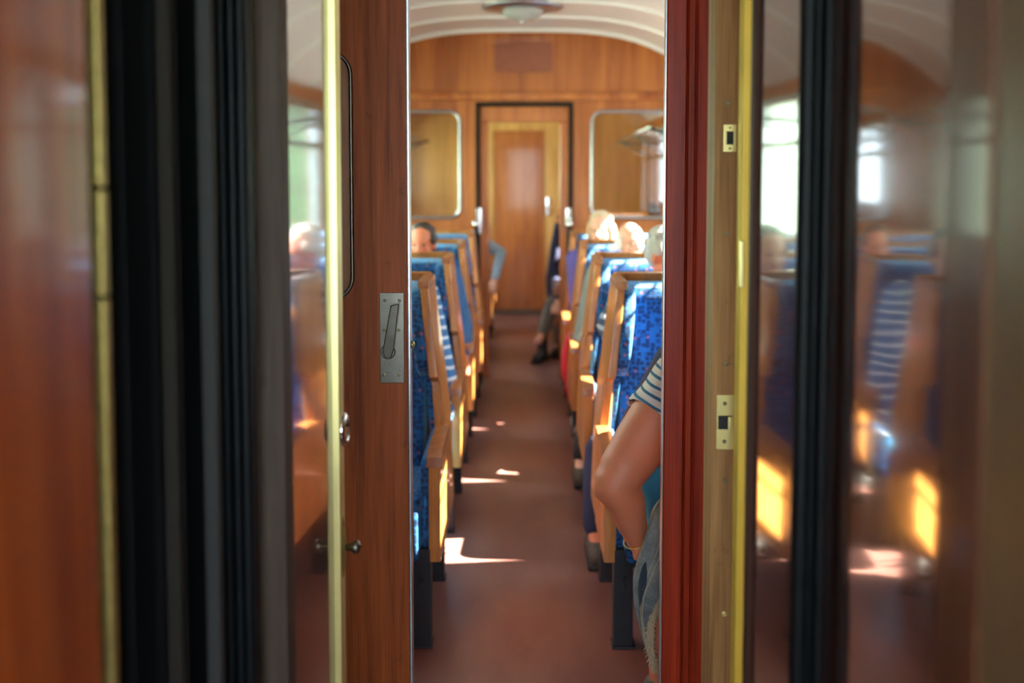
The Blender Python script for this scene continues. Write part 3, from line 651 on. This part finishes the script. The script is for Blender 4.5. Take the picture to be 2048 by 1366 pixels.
def person(loc, label, shirt, trousers, hair, skin='skin2', s=.86, rz=0.0, top=None, arms=None, legs=None, lean=0.0, bald=False, hair_len=0.0, shoe=(.05, .04, .035),
           tilt=0.0, turn=0.0, group=None, short=False, arm_r=1.0, vox=.011, build=1.0, seat=.455, collar=None, headx=0.0):
    """seated figure facing -Y; joints in metres, local; arms/legs override joint positions (world)"""
    t = empty('person', loc, rz); tag(t, label, 'person', group)
    mw = Matrix.Translation(loc) @ Matrix.Rotation(rz, 4, 'Z'); inv = mw.inverted()
    def W(p): return inv @ Vector(p)
    bw = build
    pel = V(0, 0, seat + .085 * s); L1 = V(0, .02 - lean * .12, seat + .27 * s); ch = V(0, .02 - lean * .30, seat + .43 * s)
    sh = [V(sx * .175 * s * bw, .02 - lean * .38, seat + .52 * s) for sx in (-1, 1)]
    nk = V(headx * .3, .01 - lean * .42, seat + .575 * s); hd = V(headx, -.02 - lean * .52, seat + .715 * s)
    hips = [V(sx * .09 * s * bw, 0, seat + .075 * s) for sx in (-1, 1)]
    A = []
    for i, sx in enumerate((-1, 1)):
        el = sh[i] + V(sx * .05, -.03, -.27 * s); wr = V(sx * .10 * s, -.30 * s, seat + .17 * s)
        if arms and arms[i]: el, wr = W(arms[i][0]), W(arms[i][1])
        A.append((el, wr))
    G = []
    for i, sx in enumerate((-1, 1)):
        kn = hips[i] + V(sx * .05, -.46 * s, .01); an = V(kn.x, kn.y + .03, .085)
        if legs and legs[i]: kn, an = W(legs[i][0]), W(legs[i][1])
        G.append((kn, an))
    # body
    rot = Matrix.Rotation(turn, 3, 'Z') @ Matrix.Rotation(tilt, 3, 'X')
    H = lambda x, y, z: hd + rot @ V(x * s, y * s, z * s)
    b = MB()
    b.ell(H(0, .012, .035), (.074 * s, .093 * s, .088 * s), rot); b.ell(H(0, -.022, -.045), (.056 * s, .062 * s, .066 * s), rot); b.ell(H(0, -.045, -.082), (.030 * s, .03 * s, .026 * s), rot)
    b.cap(H(0, -.082, .005), .010 * s, H(0, -.104, -.030), .014 * s, 10)
    b.ell(H(0, -.074, .022), (.05 * s, .014 * s, .012 * s), rot); b.ell(H(0, -.080, -.060), (.022 * s, .010 * s, .010 * s), rot)
    for sx in (-1, 1):
        b.ell(H(sx * .077, .012, -.008), (.010 * s, .019 * s, .033 * s), rot @ Matrix.Rotation(sx * .25, 3, 'Z')); b.ell(H(sx * .042, -.058, -.028), (.022 * s, .018 * s, .018 * s), rot)
    b.chain([(H(0, .02, -.05), .054 * s), (nk, .056 * s), (nk - V(0, 0, .05 * s), .07 * s)])
    b.ell(ch, (.145 * s * bw, .10 * s, .15 * s)); b.ell(L1, (.125 * s * bw, .095 * s, .14 * s)); b.ell(pel, (.15 * s * bw, .12 * s, .10 * s))
    for i in (0, 1):
        el, wr = A[i]
        b.cap(nk - V(0, 0, .05 * s), .045 * s, sh[i], .05 * s); b.chain([(sh[i], .052 * s), (sh[i].lerp(el, .5), .046 * s), (el, .039 * s), (el.lerp(wr, .3), .041 * s), (wr, .026 * s)])
        limb_hand(b, wr, (wr - el), V(0, .3, -1), s, .55, (-1, 1)[i] * -1)
        kn, an = G[i]
        b.chain([(hips[i], .085 * s), (hips[i].lerp(kn, .5), .072 * s), (kn, .052 * s), (kn.lerp(an, .35), .052 * s), (an, .033 * s)])
        b.cap(an, .034 * s, an + V(0, -.12 * s, -.045), .03 * s)
    b.build('body', M[skin], t, voxel=vox)
    # eyes, lips
    for sx in (-1, 1): MB().ell(H(sx * .029, -.0735, .003), (.0125 * s, .008 * s, .0065 * s), rot).build('eye', M['eye'], t, smooth=True)
    MB().ell(H(0, -.0885, -.057), (.021 * s, .006 * s, .006 * s), rot).build('lips', M['lips'], t, smooth=True)
    # hair
    b = MB()
    if not bald:
        b.ell(H(0, .030, .052), (.079 * s, .090 * s, .083 * s), rot)
        b.ell(H(0, .05, .0), (.078 * s, .068 * s, .075 * s), rot)
        for sx in (-1, 1):
            for k in range(5): b.ell(H(sx * .073, -.022 + .016 * k, .035 - .006 * (k % 2)), (.015 * s, .020 * s, .034 * s), rot, 10)
        for k in range(70):
            a = random.uniform(0, 2 * math.pi); u = random.uniform(.1, 1.15 if math.sin(a) > -.3 else .85); b.ell(H(.078 * math.cos(a) * math.sin(u), .026 + .087 * math.sin(a) * math.sin(u), .052 + .081 * math.cos(u)), (.016 * s, .016 * s, .010 * s), rot, 8)
        if hair_len:
            for sx in (-1, 1):
                for k in range(4): b.cap(H(sx * .073, .005 + .022 * k, .03), .022 * s, H(sx * (.08 + .004 * k), .01 + .024 * k, -hair_len), .018 * s, 10)
    else:
        for k in range(13):
            a = R(-12 + k * 204 / 12); b.cap(H(.074 * math.cos(a), .014 + .078 * math.sin(a), .03), .017 * s, H(.070 * math.cos(a), .014 + .074 * math.sin(a), -.03), .015 * s, 10)
    b.build('hair', hair, t, voxel=vox * .8, relax=2)
    # shirt
    b = MB(); e = .014
    b.ell(ch + V(0, 0, .0), (.158 * s * bw, .114 * s, .155 * s)); b.ell(L1, (.142 * s * bw, .112 * s, .15 * s)); b.ell(pel + V(0, 0, .03), (.162 * s * bw, .130 * s, .09 * s))
    for i in (0, 1):
        el, wr = A[i]; b.cap(nk - V(0, -.01, .055 * s), .060 * s, sh[i] + V(0, 0, .0), .058 * s)
        if short: b.chain([(sh[i], .064 * s), (sh[i].lerp(el, .55), .062 * s)])
        else: q = s * (arm_r if arms and arms[i] else 1); b.chain([(sh[i], .064 * q), (sh[i].lerp(el, .5), .058 * q), (el, .052 * q), (el.lerp(wr, .4), .049 * q), (el.lerp(wr, .93), .038 * q)])
    b.build('shirt', shirt, t, voxel=vox)
    b = MB(); b.ell(pel - V(0, 0, .01), (.166 * s * bw, .134 * s, .10 * s))
    for i in (0, 1):
        kn, an = G[i]; b.chain([(hips[i], .098 * s), (hips[i].lerp(kn, .5), .086 * s), (kn, .067 * s), (kn.lerp(an, .35), .066 * s), (kn.lerp(an, .92), .055 * s)])
    b.build('trousers', trousers, t, voxel=vox)
    for i in (0, 1):
        an = G[i][1]; b = MB(); f = V(0, -1, 0)
        b.chain([(V(an.x, an.y + .045 * s, .045), .042 * s), (V(an.x, an.y - .06 * s, .045), .044 * s), (V(an.x, an.y - .155 * s, .036), .036 * s)]); b.cap(an - V(0, 0, .02), .046 * s, V(an.x, an.y, .05), .046 * s)
        o = b.build('shoe', SHOE[shoe] if shoe in SHOE else M['bristle'], t, voxel=.009)
        MB().box(an.x - .042 * s, an.x + .042 * s, an.y - .19 * s, an.y + .085 * s, .0, .022, .010).build('sole', M['bristle'], o, smooth='auto')
    return t
SHOE = {'brown': plain('brown grey walking shoe', (.075, .055, .04), .7, bump=.5, bscale=60, var=.5, vscale=50), 'pale': plain('pale trainer', (.36, .34, .32), .6), 'dark': plain('dark shoe', (.03, .025, .022), .5)}
hairg = plain('short grey hair', (.42, .40, .37), .6, bump=.8, bscale=150, var=.2, vscale=90, sheen=.4)
hairw = plain('white hair', (.75, .73, .70), .6, bump=.8, bscale=150, sheen=.4)
hairb = plain('blonde hair', (.58, .42, .25), .55, bump=.8, bscale=120, var=.25, vscale=60, sheen=.4)
haird = plain('dark brown hair', (.035, .024, .018), .5, bump=.8, bscale=150)
navy = cloth('navy cloth', (.020, .022, .065)); cyan = cloth('light blue jeans', (.04, .27, .50)); greygreen = cloth('grey green knit', (.20, .23, .22))
red = cloth('red jacket', (.62, .015, .05)); darkt = cloth('dark trousers', (.03, .028, .03)); paleblue = cloth('pale blue shirt', (.35, .52, .66)); khaki = cloth('grey khaki trousers', (.16, .15, .13))
bluestr = stripes('blue shirt with white stripes', (.05, .18, .42), (.65, .75, .85), 26, 2, .70); greystr = stripes('grey striped shirt', (.05, .07, .13), (.35, .38, .45), 22, 2, .6)
purple = cloth('violet blue blouse', (.10, .08, .30)); darkblue = cloth('dark blue shirt', (.03, .10, .24))

rowY = [2.91 + .975 * i for i in range(4)]
px = lambda a, y, Y: tuple(at(a, y, Y))
# right side
person((.60, rowY[0] + .26, 0), 'person in a navy pullover and bright blue trousers leaning over in the nearest right seat', navy, cyan, hairg, s=.76, lean=.85, tilt=.5,
       arm_r=1.95,
       arms=[(px(1290, 850, 3.10), px(1325, 940, 2.95)), None], legs=[((.37, 2.86, .53), (.50, 2.88, .09)), None])
person((.60, rowY[1] + .27, 0), 'person with short grey hair in the second right seat, dark trouser leg in the aisle', greystr, navy, hairg, s=.88, turn=R(38), skin='skin', tilt=.1,
       arm_r=1.2, arms=[(px(1220, 650, 4.05), px(1252, 720, 3.85)), None], legs=[(px(1200, 900, 3.72), (px(1190, 1090, 3.66)[0], 3.66, .085)), None], shoe='brown')
person((.555, rowY[2] + .29, 0), 'bald person with white hair rim and grey green sleeve, third right seat', greygreen, darkt, hairw, s=.86, bald=True, turn=R(25),
       arm_r=1.45, arms=[(px(1170, 685, 5.0), px(1196, 700, 4.8)), None], legs=[((.36, 4.72, .5), (px(1160, 950, 4.60)[0], 4.60, .085)), None], shoe='brown')
person((.475, rowY[3] + .29, 0), 'blonde person in red and violet in the farthest seat before the far doorway, right side', purple, darkt, hairb, s=.88, hair_len=.05, turn=R(-15),
       arms=[(px(1156, 640, 6.05), px(1150, 690, 5.9)), None], legs=[((.34, 5.68, .5), (px(1147, 830, 5.55)[0] + .02, 5.5, .085)), None], shoe='pale')
# left side
person((-.60, rowY[1] + .27, 0), 'person in a blue shirt with white stripes, sleeve showing behind the nearest left seat', bluestr, cyan, haird, s=.88,
       arm_r=1.35, arms=[None, (px(893, 800, 3.98), px(868, 850, 3.8))], legs=[None, ((-.34, 3.74, .5), (-.40, 3.72, .085))], build=1.15)
person((-.53, rowY[2] + .27, 0), 'dark haired person with high forehead in the third left seat, dark blue sleeve', darkblue, khaki, haird, s=.85, turn=R(-8), headx=.015, skin='skin',
       arms=[None, (px(930, 655, 5.02), px(928, 712, 4.86))], legs=[None, ((-.37, 4.72, .5), (-.42, 4.72, .085))], build=1.1)
# second compartment
person((.47, 8.05, 0), 'person with crossed legs in the aisle beyond the far doorway, dark clothes', navy, khaki, haird, s=.9, rz=R(-22),
       arms=[(px(1112, 560, 7.95), px(1112, 600, 7.75)), None], legs=[(px(1102, 612, 7.75), px(1085, 668, 7.65)), (px(1118, 640, 7.9), (.30, 7.9, .085))], shoe='dark')
person((-.46, 8.05, 0), 'person in a pale blue shirt, elbow out in the aisle beyond the far doorway', paleblue, darkt, hairw, s=.84, lean=.5,
       arms=[None, (px(1002, 505, 7.95), px(990, 560, 7.75))], shoe='dark')
# red jacket hanging over the armrest of the fourth right seat
b = MB()
b.chain([(px(1148, 655, 5.66), .028), (px(1138, 700, 5.66), .040), (px(1137, 740, 5.66), .042), (px(1142, 790, 5.67), .024), (px(1146, 822, 5.68), .010)]).chain([(px(1160, 640, 5.80), .03), (px(1148, 670, 5.68), .034)])
tag(b.build('jacket', red, voxel=.008), 'bright red jacket hanging over the aisle armrest of the fourth right seat', 'jacket')
b = MB().box(-.10, .10, -.02, .02, 0, .22, .012)
# dark coat hanging by the far compartment seat
b = MB(); b.chain([(px(1114, 448, 8.0), .02), (px(1110, 500, 8.0), .045), (px(1106, 560, 8.0), .06), (px(1106, 600, 8.0), .05)])
tag(b.build('coat', navy, voxel=.01), 'dark coat hanging on the right just beyond the far doorway', 'coat')

# ------------------------------------------------------------------ woman at the doorway
wm = empty('person', (.52, 2.60, 0)); tag(wm, 'person in striped white tee and frayed denim sitting right at the doorway, elbow out', 'person')
def ch_(o): return child(o, wm)
SH, EL, WR = V(*px(1392, 745, 2.55)), V(*px(1229, 968, 2.42)), V(*px(1271, 1084, 2.47))
b = MB()
MIDU = V(*px(1277, 893, 2.46))
b.chain([(SH, .070), (V(*px(1325, 815, 2.49)), .069), (MIDU, .0685), (V(*px(1247, 938, 2.43)), .0615), (EL + V(.004, 0, .006), .0535)], 24)
b.chain([(EL + V(-.001, 0, .004), .0535), (EL + V(.0, -.005, -.004), .050), (EL.lerp(WR, .30) + V(.010, 0, 0.004), .050), (EL.lerp(WR, .62) + V(.008, 0, 0.002), .041), (WR + V(.004, 0, .004), .028)], 24)
b.ell(EL + V(-.030, -.008, -.006), (.026, .028, .034))
HD = V(.50, 2.66, 1.09); TR = [V(.56, 2.63, .48), V(.57, 2.65, .66), V(.53, 2.63, .82)]
b.ell(TR[0], (.17, .13, .11)).ell(TR[1], (.145, .12, .17)).ell(TR[2], (.16, .115, .13))
b.cap(TR[2], .08, SH, .068).cap(V(.48, 2.64, .90), .06, HD - V(0, 0, .08), .052)
b.ell(HD + V(0, .01, .03), (.075, .092, .088)).ell(HD + V(0, -.022, -.045), (.056, .062, .066)).cap(HD + V(0, -.082, .005), .01, HD + V(0, -.104, -.03), .014)
for sx in (-1, 1): b.ell(HD + V(sx * .077, .012, -.01), (.01, .018, .032))
# right arm (her left), resting on the thigh
b.chain([(V(.68, 2.62, .83), .062), (V(.74, 2.55, .62), .05), (V(.66, 2.42, .56), .03)]); limb_hand(b, V(.66, 2.42, .56), V(-.1, -1, -.2), V(0, 0, -1), .95, .5)
# the visible hand tucked at the hip
d = (V(*px(1278, 1122, 2.48)) - WR).normalized()
limb_hand(b, WR + V(.006, 0, -.002), (d * .6 + V(.9, .1, 0)).normalized(), V(0, .3, -1), .92, .35, -1)
b.chain([(WR + V(.002, -.008, -.006), .0155), (V(*px(1272, 1102, 2.455)), .0125), (V(*px(1273, 1116, 2.452)), .0105)], 12)
# thighs and calves
KN = V(.375, 2.43, .50)
b.chain([(V(.46, 2.60, .47), .085), (KN, .062), (V(.365, 2.42, .36), .058), (V(.352, 2.40, .14), .038), (V(.352, 2.33, .06), .035)])
b.chain([(V(.60, 2.60, .47), .085), (V(.60, 2.36, .50), .062), (V(.60, 2.37, .34), .056), (V(.60, 2.39, .12), .038)])
ch_(b.build('body', M['skin'], voxel=.0065, relax=6))
for sx in (-1, 1): ch_(MB().ell(HD + V(sx * .029, -.0735, .003), (.0125, .008, .0065)).build('eye', M['eye'], smooth=True))
ch_(MB().ell(HD + V(0, -.088, -.057), (.021, .006, .006)).build('lips', M['lips'], smooth=True))
b = MB(); b.ell(HD + V(0, .024, .05), (.084, .098, .088))
for k in range(60):
    a = random.uniform(0, 2 * math.pi); u = random.uniform(.1, 1.7); b.ell(HD + V(.085 * math.cos(a) * math.sin(u), .025 + .095 * abs(math.sin(a)) * math.sin(u), .05 + .088 * math.cos(u)), (.022, .022, .02), None, 8)
ch_(b.build('hair', hairw, voxel=.008, relax=2))
# curls and strands by the door post
b = MB()
for k in range(5):
    q0 = V(*px(1330, 600 + 6 * k, 2.45)); q = [q0 + V(-.004 * math.sin(j * .5 + k) - .0045, .003 * math.cos(j + k), -.0055 * j) for j in range(9)]; b.tube(q, .0006, 6)
ch_(b.build('hair_strands', hairw, smooth=True))
teem = stripes('cream tee with blue stripes', (.66, .60, .52), (.035, .14, .25), 46, 3, .68)
b = MB()
b.ell(TR[0] + V(0, 0, .04), (.178, .138, .10)).ell(TR[1], (.158, .132, .175)).ell(TR[2], (.172, .126, .135)).cap(TR[2], .09, SH, .086).cap(V(.48, 2.64, .90), .07, V(.49, 2.64, .88), .07)
SL = V(*px(1296, 840, 2.49))
ax = (SH - V(*px(1285, 880, 2.47))).normalized()
b.chain([(V(.68, 2.62, .83), .074), (V(.715, 2.58, .71), .07)])
ch_(b.build('tee_shirt', teem, voxel=.007, relax=5))
# sleeve: open tube with rolled hem
b = MB(); n = 40; rings = []
P0, P1 = V(*px(1311, 840, 2.482)), SH + V(.004, 0, .004); axd = (P1 - P0).normalized(); sx_ = V(0, 1, 0).cross(axd).normalized(); sy_ = axd.cross(sx_).normalized()
for i in range(15):
    f_ = i / 14; c = P0.lerp(P1, f_)
    ring = []
    for k in range(n):
        a = 2 * math.pi * k / n; r_ = .0790 + .014 * f_ + .0022 * math.sin(5 * a + f_ * 9) * (1 if i > 2 else .3) + (.0035 if i in (0, 1) else 0)
        ring.append(b.bm.verts.new(c + (sx_ * math.cos(a) + sy_ * math.sin(a)) * r_))
    rings.append(ring)
for a_, c_ in zip(rings, rings[1:]):
    for k in range(n): b.bm.faces.new([a_[k], a_[(k + 1) % n], c_[(k + 1) % n], c_[k]])
o = b.build('sleeve', teem, smooth=True); md = o.modifiers.new('s', 'SOLIDIFY'); md.thickness = .003; md.offset = 0; ch_(o)
b = MB(); pts = [P0 + (sx_ * math.cos(2 * math.pi * k / 40) + sy_ * math.sin(2 * math.pi * k / 40)) * .0815 for k in range(40)]
N = len(pts); rg = []
for i, p in enumerate(pts):
    d_ = (pts[(i + 1) % N] - pts[i - 1]).normalized(); y_ = d_.cross(axd).normalized()
    rg.append([b.bm.verts.new(p + (axd * math.cos(2 * math.pi * k / 8) * .008 + y_ * math.sin(2 * math.pi * k / 8) * .0035)) for k in range(8)])
for i in range(N):
    for k in range(8): b.bm.faces.new([rg[i][k], rg[i][(k + 1) % 8], rg[(i + 1) % N][(k + 1) % 8], rg[(i + 1) % N][k]])
ch_(b.build('sleeve_hem', teem, smooth=True))
# bracelet: fine gold chain
b = MB(); wd = (WR - EL).normalized(); u_ = wd.cross(V(0, 1, 0)).normalized(); v_ = wd.cross(u_).normalized()
for k in range(40):
    a = 2 * math.pi * k / 40; b.ell(WR - wd * .006 + V(.003, 0, 0) + (u_ * math.cos(a) + v_ * math.sin(a)) * .0325, (.0019, .0019, .0019), None, 6)
ch_(b.build('bracelet', M['brass'], smooth=True))
# denim: loose leg with frayed raw hem, open at the front
rowsL = [(985, 1345), (1000, 1330), (1025, 1312), (1050, 1302), (1080, 1291), (1110, 1283), (1140, 1272), (1170, 1266), (1200, 1267), (1230, 1271), (1260, 1278), (1290, 1286), (1315, 1294), (1335, 1303)]
rowsE = [(985, 1420), (1050, 1410), (1120, 1385), (1170, 1350), (1190, 1325), (1215, 1312), (1240, 1301), (1270, 1298), (1300, 1300), (1320, 1306), (1335, 1312)]
def interp(t_, y):
    for (a, b_), (c, d_) in zip(t_, t_[1:]):
        if a <= y <= c: return b_ + (d_ - b_) * (y - a) / (c - a)
    return t_[-1][1] if y > t_[0][0] else t_[0][1]
b = MB(); rings = []; edge = []; n = 26; YD = 2.36
def drow(y):
    xl = at(interp(rowsL, y), y, YD + .03).x; xe = at(interp(rowsE, y), y, YD).x; z = at(1300, y, YD).z
    xr = .475; pts = []
    # from the slit edge, round the left side, to the back
    w_ = xe - xl
    for k in range(n):
        f_ = k / (n - 1)
        if f_ < .45: g = f_ / .45; p = V(xe - w_ * math.sin(g * math.pi / 2), YD + .035 * (1 - math.cos(g * math.pi / 2)), z)
        else: g = (f_ - .45) / .55; p = V(xl + (xr - xl) * (1 - math.cos(g * math.pi / 2)), YD + .035 + .085 * math.sin(g * math.pi / 2), z)
        wob = .0045 * math.sin(11 * f_ + y * .035) + .003 * math.sin(23 * f_ - y * .021)
        p += V(0 if f_ in (0,) else wob * .3, wob, 0); pts.append(p)
    return pts
ys = [985 + 350 * i / 44 for i in range(45)]
for y in ys:
    pts = drow(y); edge.append(pts[0]); rings.append([b.bm.verts.new(p) for p in pts])
for a_, c_ in zip(rings, rings[1:]):
    for k in range(n - 1): b.bm.faces.new([a_[k], a_[k + 1], c_[k + 1], c_[k]])
last = [v.co.copy() for v in rings[-1]]
# seat part of the jeans
b2 = MB(); b2.ell(V(.52, 2.61, .48), (.185, .15, .12)).chain([(V(.46, 2.60, .475), .105), (V(.392, 2.45, .495), .078)]).chain([(V(.60, 2.60, .47), .105), (V(.60, 2.37, .49), .085), (V(.60, 2.38, .2), .09)])
o = b.build('jeans_leg', M['denim'], smooth=True); md = o.modifiers.new('s', 'SOLIDIFY'); md.thickness = .0035; ch_(o); jl = o
ch_(b2.build('jeans', M['denim'], voxel=.008, relax=5))
fray = plain('frayed cream denim threads', (.50, .38, .24), .95, var=.3, vscale=200)
b = MB()
for i in range(18, 45):
    for q in range(40):
        p = edge[i].lerp(edge[min(i + 1, 44)], random.random()) + V(random.uniform(-.006, .003), random.uniform(-.005, .004), 0)
        d_ = V(random.uniform(-.3, 1), random.uniform(-1, .4), random.uniform(-1.2, .3)).normalized() * random.uniform(.008, .017)
        b.tube([p, p + d_ * .6, p + d_ + V(random.uniform(-.002, .002), 0, -.002)], .0011, 4)
for k in range(0, 16):
    for q in range(14):
        p = last[k].lerp(last[k + 1], random.random()); d_ = V(random.uniform(-.4, .4), random.uniform(-.6, .3), -1).normalized() * random.uniform(.006, .014)
        b.tube([p, p + d_ * .6, p + d_], .0008, 4)
o = b.build('frayed_hem', fray); ch_(o)
# seam lines and a dark rip
def surf(y, f_):
    pts = drow(y); x = f_ * (n - 1); i = int(x); return pts[i].lerp(pts[min(i + 1, n - 1)], x - i) + V(0, -.0028, 0)
b = MB(); b.tube([surf(y, .20) for y in range(1040, 1330, 12)], .0011, 6); b.tube([surf(y, .235) for y in range(1040, 1330, 12)], .0008, 6)
b.tube([surf(1000 + 10 * k, .10 + .06 * math.sin(k * .5)) for k in range(16)], .0011, 6)
ch_(b.build('seam', fray, smooth=True))
b = MB(); L_, R_ = [], []
for k in range(15):
    y = 1128 + 6.4 * k; wv = .055 * math.sin(math.pi * k / 14) ** .8 + .003; c_ = .30 - .0035 * k
    L_.append(b.bm.verts.new(surf(y, c_ - wv) + V(0, -.0006, 0))); R_.append(b.bm.verts.new(surf(y, c_ + wv * .5) + V(-.0008, -.0006, 0)))
for k in range(14): b.bm.faces.new([L_[k], R_[k], R_[k + 1], L_[k + 1]])
o = b.build('pocket_slit', plain('slate lining', (.018, .03, .045), .9), smooth=True); md = o.modifiers.new('s', 'SOLIDIFY'); md.thickness = .001; ch_(o)
# boots
for x, y in ((.345, 2.36), (.60, 2.34)):
    b = MB(); b.chain([(V(x, y + .05, .05), .046), (V(x, y - .05, .05), .046), (V(x, y - .12, .04), .038)]).cap(V(x, y + .045, .14), .048, V(x, y + .03, .06), .048)
    o = b.build('boot', SHOE['dark'], voxel=.007); ch_(o)
    b = MB(); b.tube([(x - .01, y - .01, .135), (x - .045, y - .02, .15), (x - .06, y - .02, .125)], .0015, 6).tube([(x, y - .01, .135), (x - .02, y - .04, .15), (x - .055, y - .04, .14)], .0015, 6)
    lc = b.build('lace', M['bristle'], smooth=True); ch_(lc)
# the stool that carries her
stl = empty('stool', (.56, 2.58, 0)); tag(stl, 'small wooden stool under the person at the doorway', 'stool')
MB().box(-.10, .20, -.10, .10, .33, .36, .01).build('seat', M['seatwood'], stl, smooth='auto')
for x in (-.08, .18):
    for y in (-.08, .08): MB().tube([(x, y, 0), (x, y, .335)], .014, 10).build('leg', M['seatwood'], stl, smooth=True)

# ------------------------------------------------------------------ outside
gm = plain('station gravel and grass', (.20, .24, .15), .9, var=.4, vscale=.8)
tag(MB().box(-40, -1.5, -30, 40, -1.3, -1.2).box(1.5, 40, -30, 40, -1.3, -1.2).build('ground_outside', gm), kind='structure')

hm = plain('leafy hedge', (.10, .16, .07), .9, var=.6, vscale=3.0, bump=1.0, bscale=8)
hm2 = plain('pale shrubs', (.24, .33, .26), .9, var=.5, vscale=2.5, bump=1.0, bscale=8)
for sx, mt_, lab in ((-1, hm2, 'pale green bushy hedge added outside to dim the left hand windows'), (1, hm, 'dark green leafy hedge added outside to dim the right hand windows')):
    b = MB(); NY, NZ = 60, 14; g = []  # hedges added to darken the view through the windows and its reflections
    for i in range(NY + 1):
        y = -6 + 36 * i / NY; row = []
        for j in range(NZ + 1):
            top = (5.6 if sx < 0 else 4.2) + .5 * math.sin(y * .9) + .3 * math.sin(y * 2.3 + sx); th = math.pi * j / NZ
            row.append(b.bm.verts.new((sx * (7.5 - .9 * math.cos(th)) + random.uniform(-.16, .16), y + random.uniform(-.12, .12), -1.2 + (top) * math.sin(th) ** .6 + random.uniform(-.1, .1) * (0 < j < NZ))))
        g.append(row)
    for i in range(NY):
        for j in range(NZ): b.bm.faces.new([g[i][j], g[i + 1][j], g[i + 1][j + 1], g[i][j + 1]])
    o = b.build('hedge', mt_, smooth=True); tag(o, lab, 'hedge', 'hedges added to dim the windows')
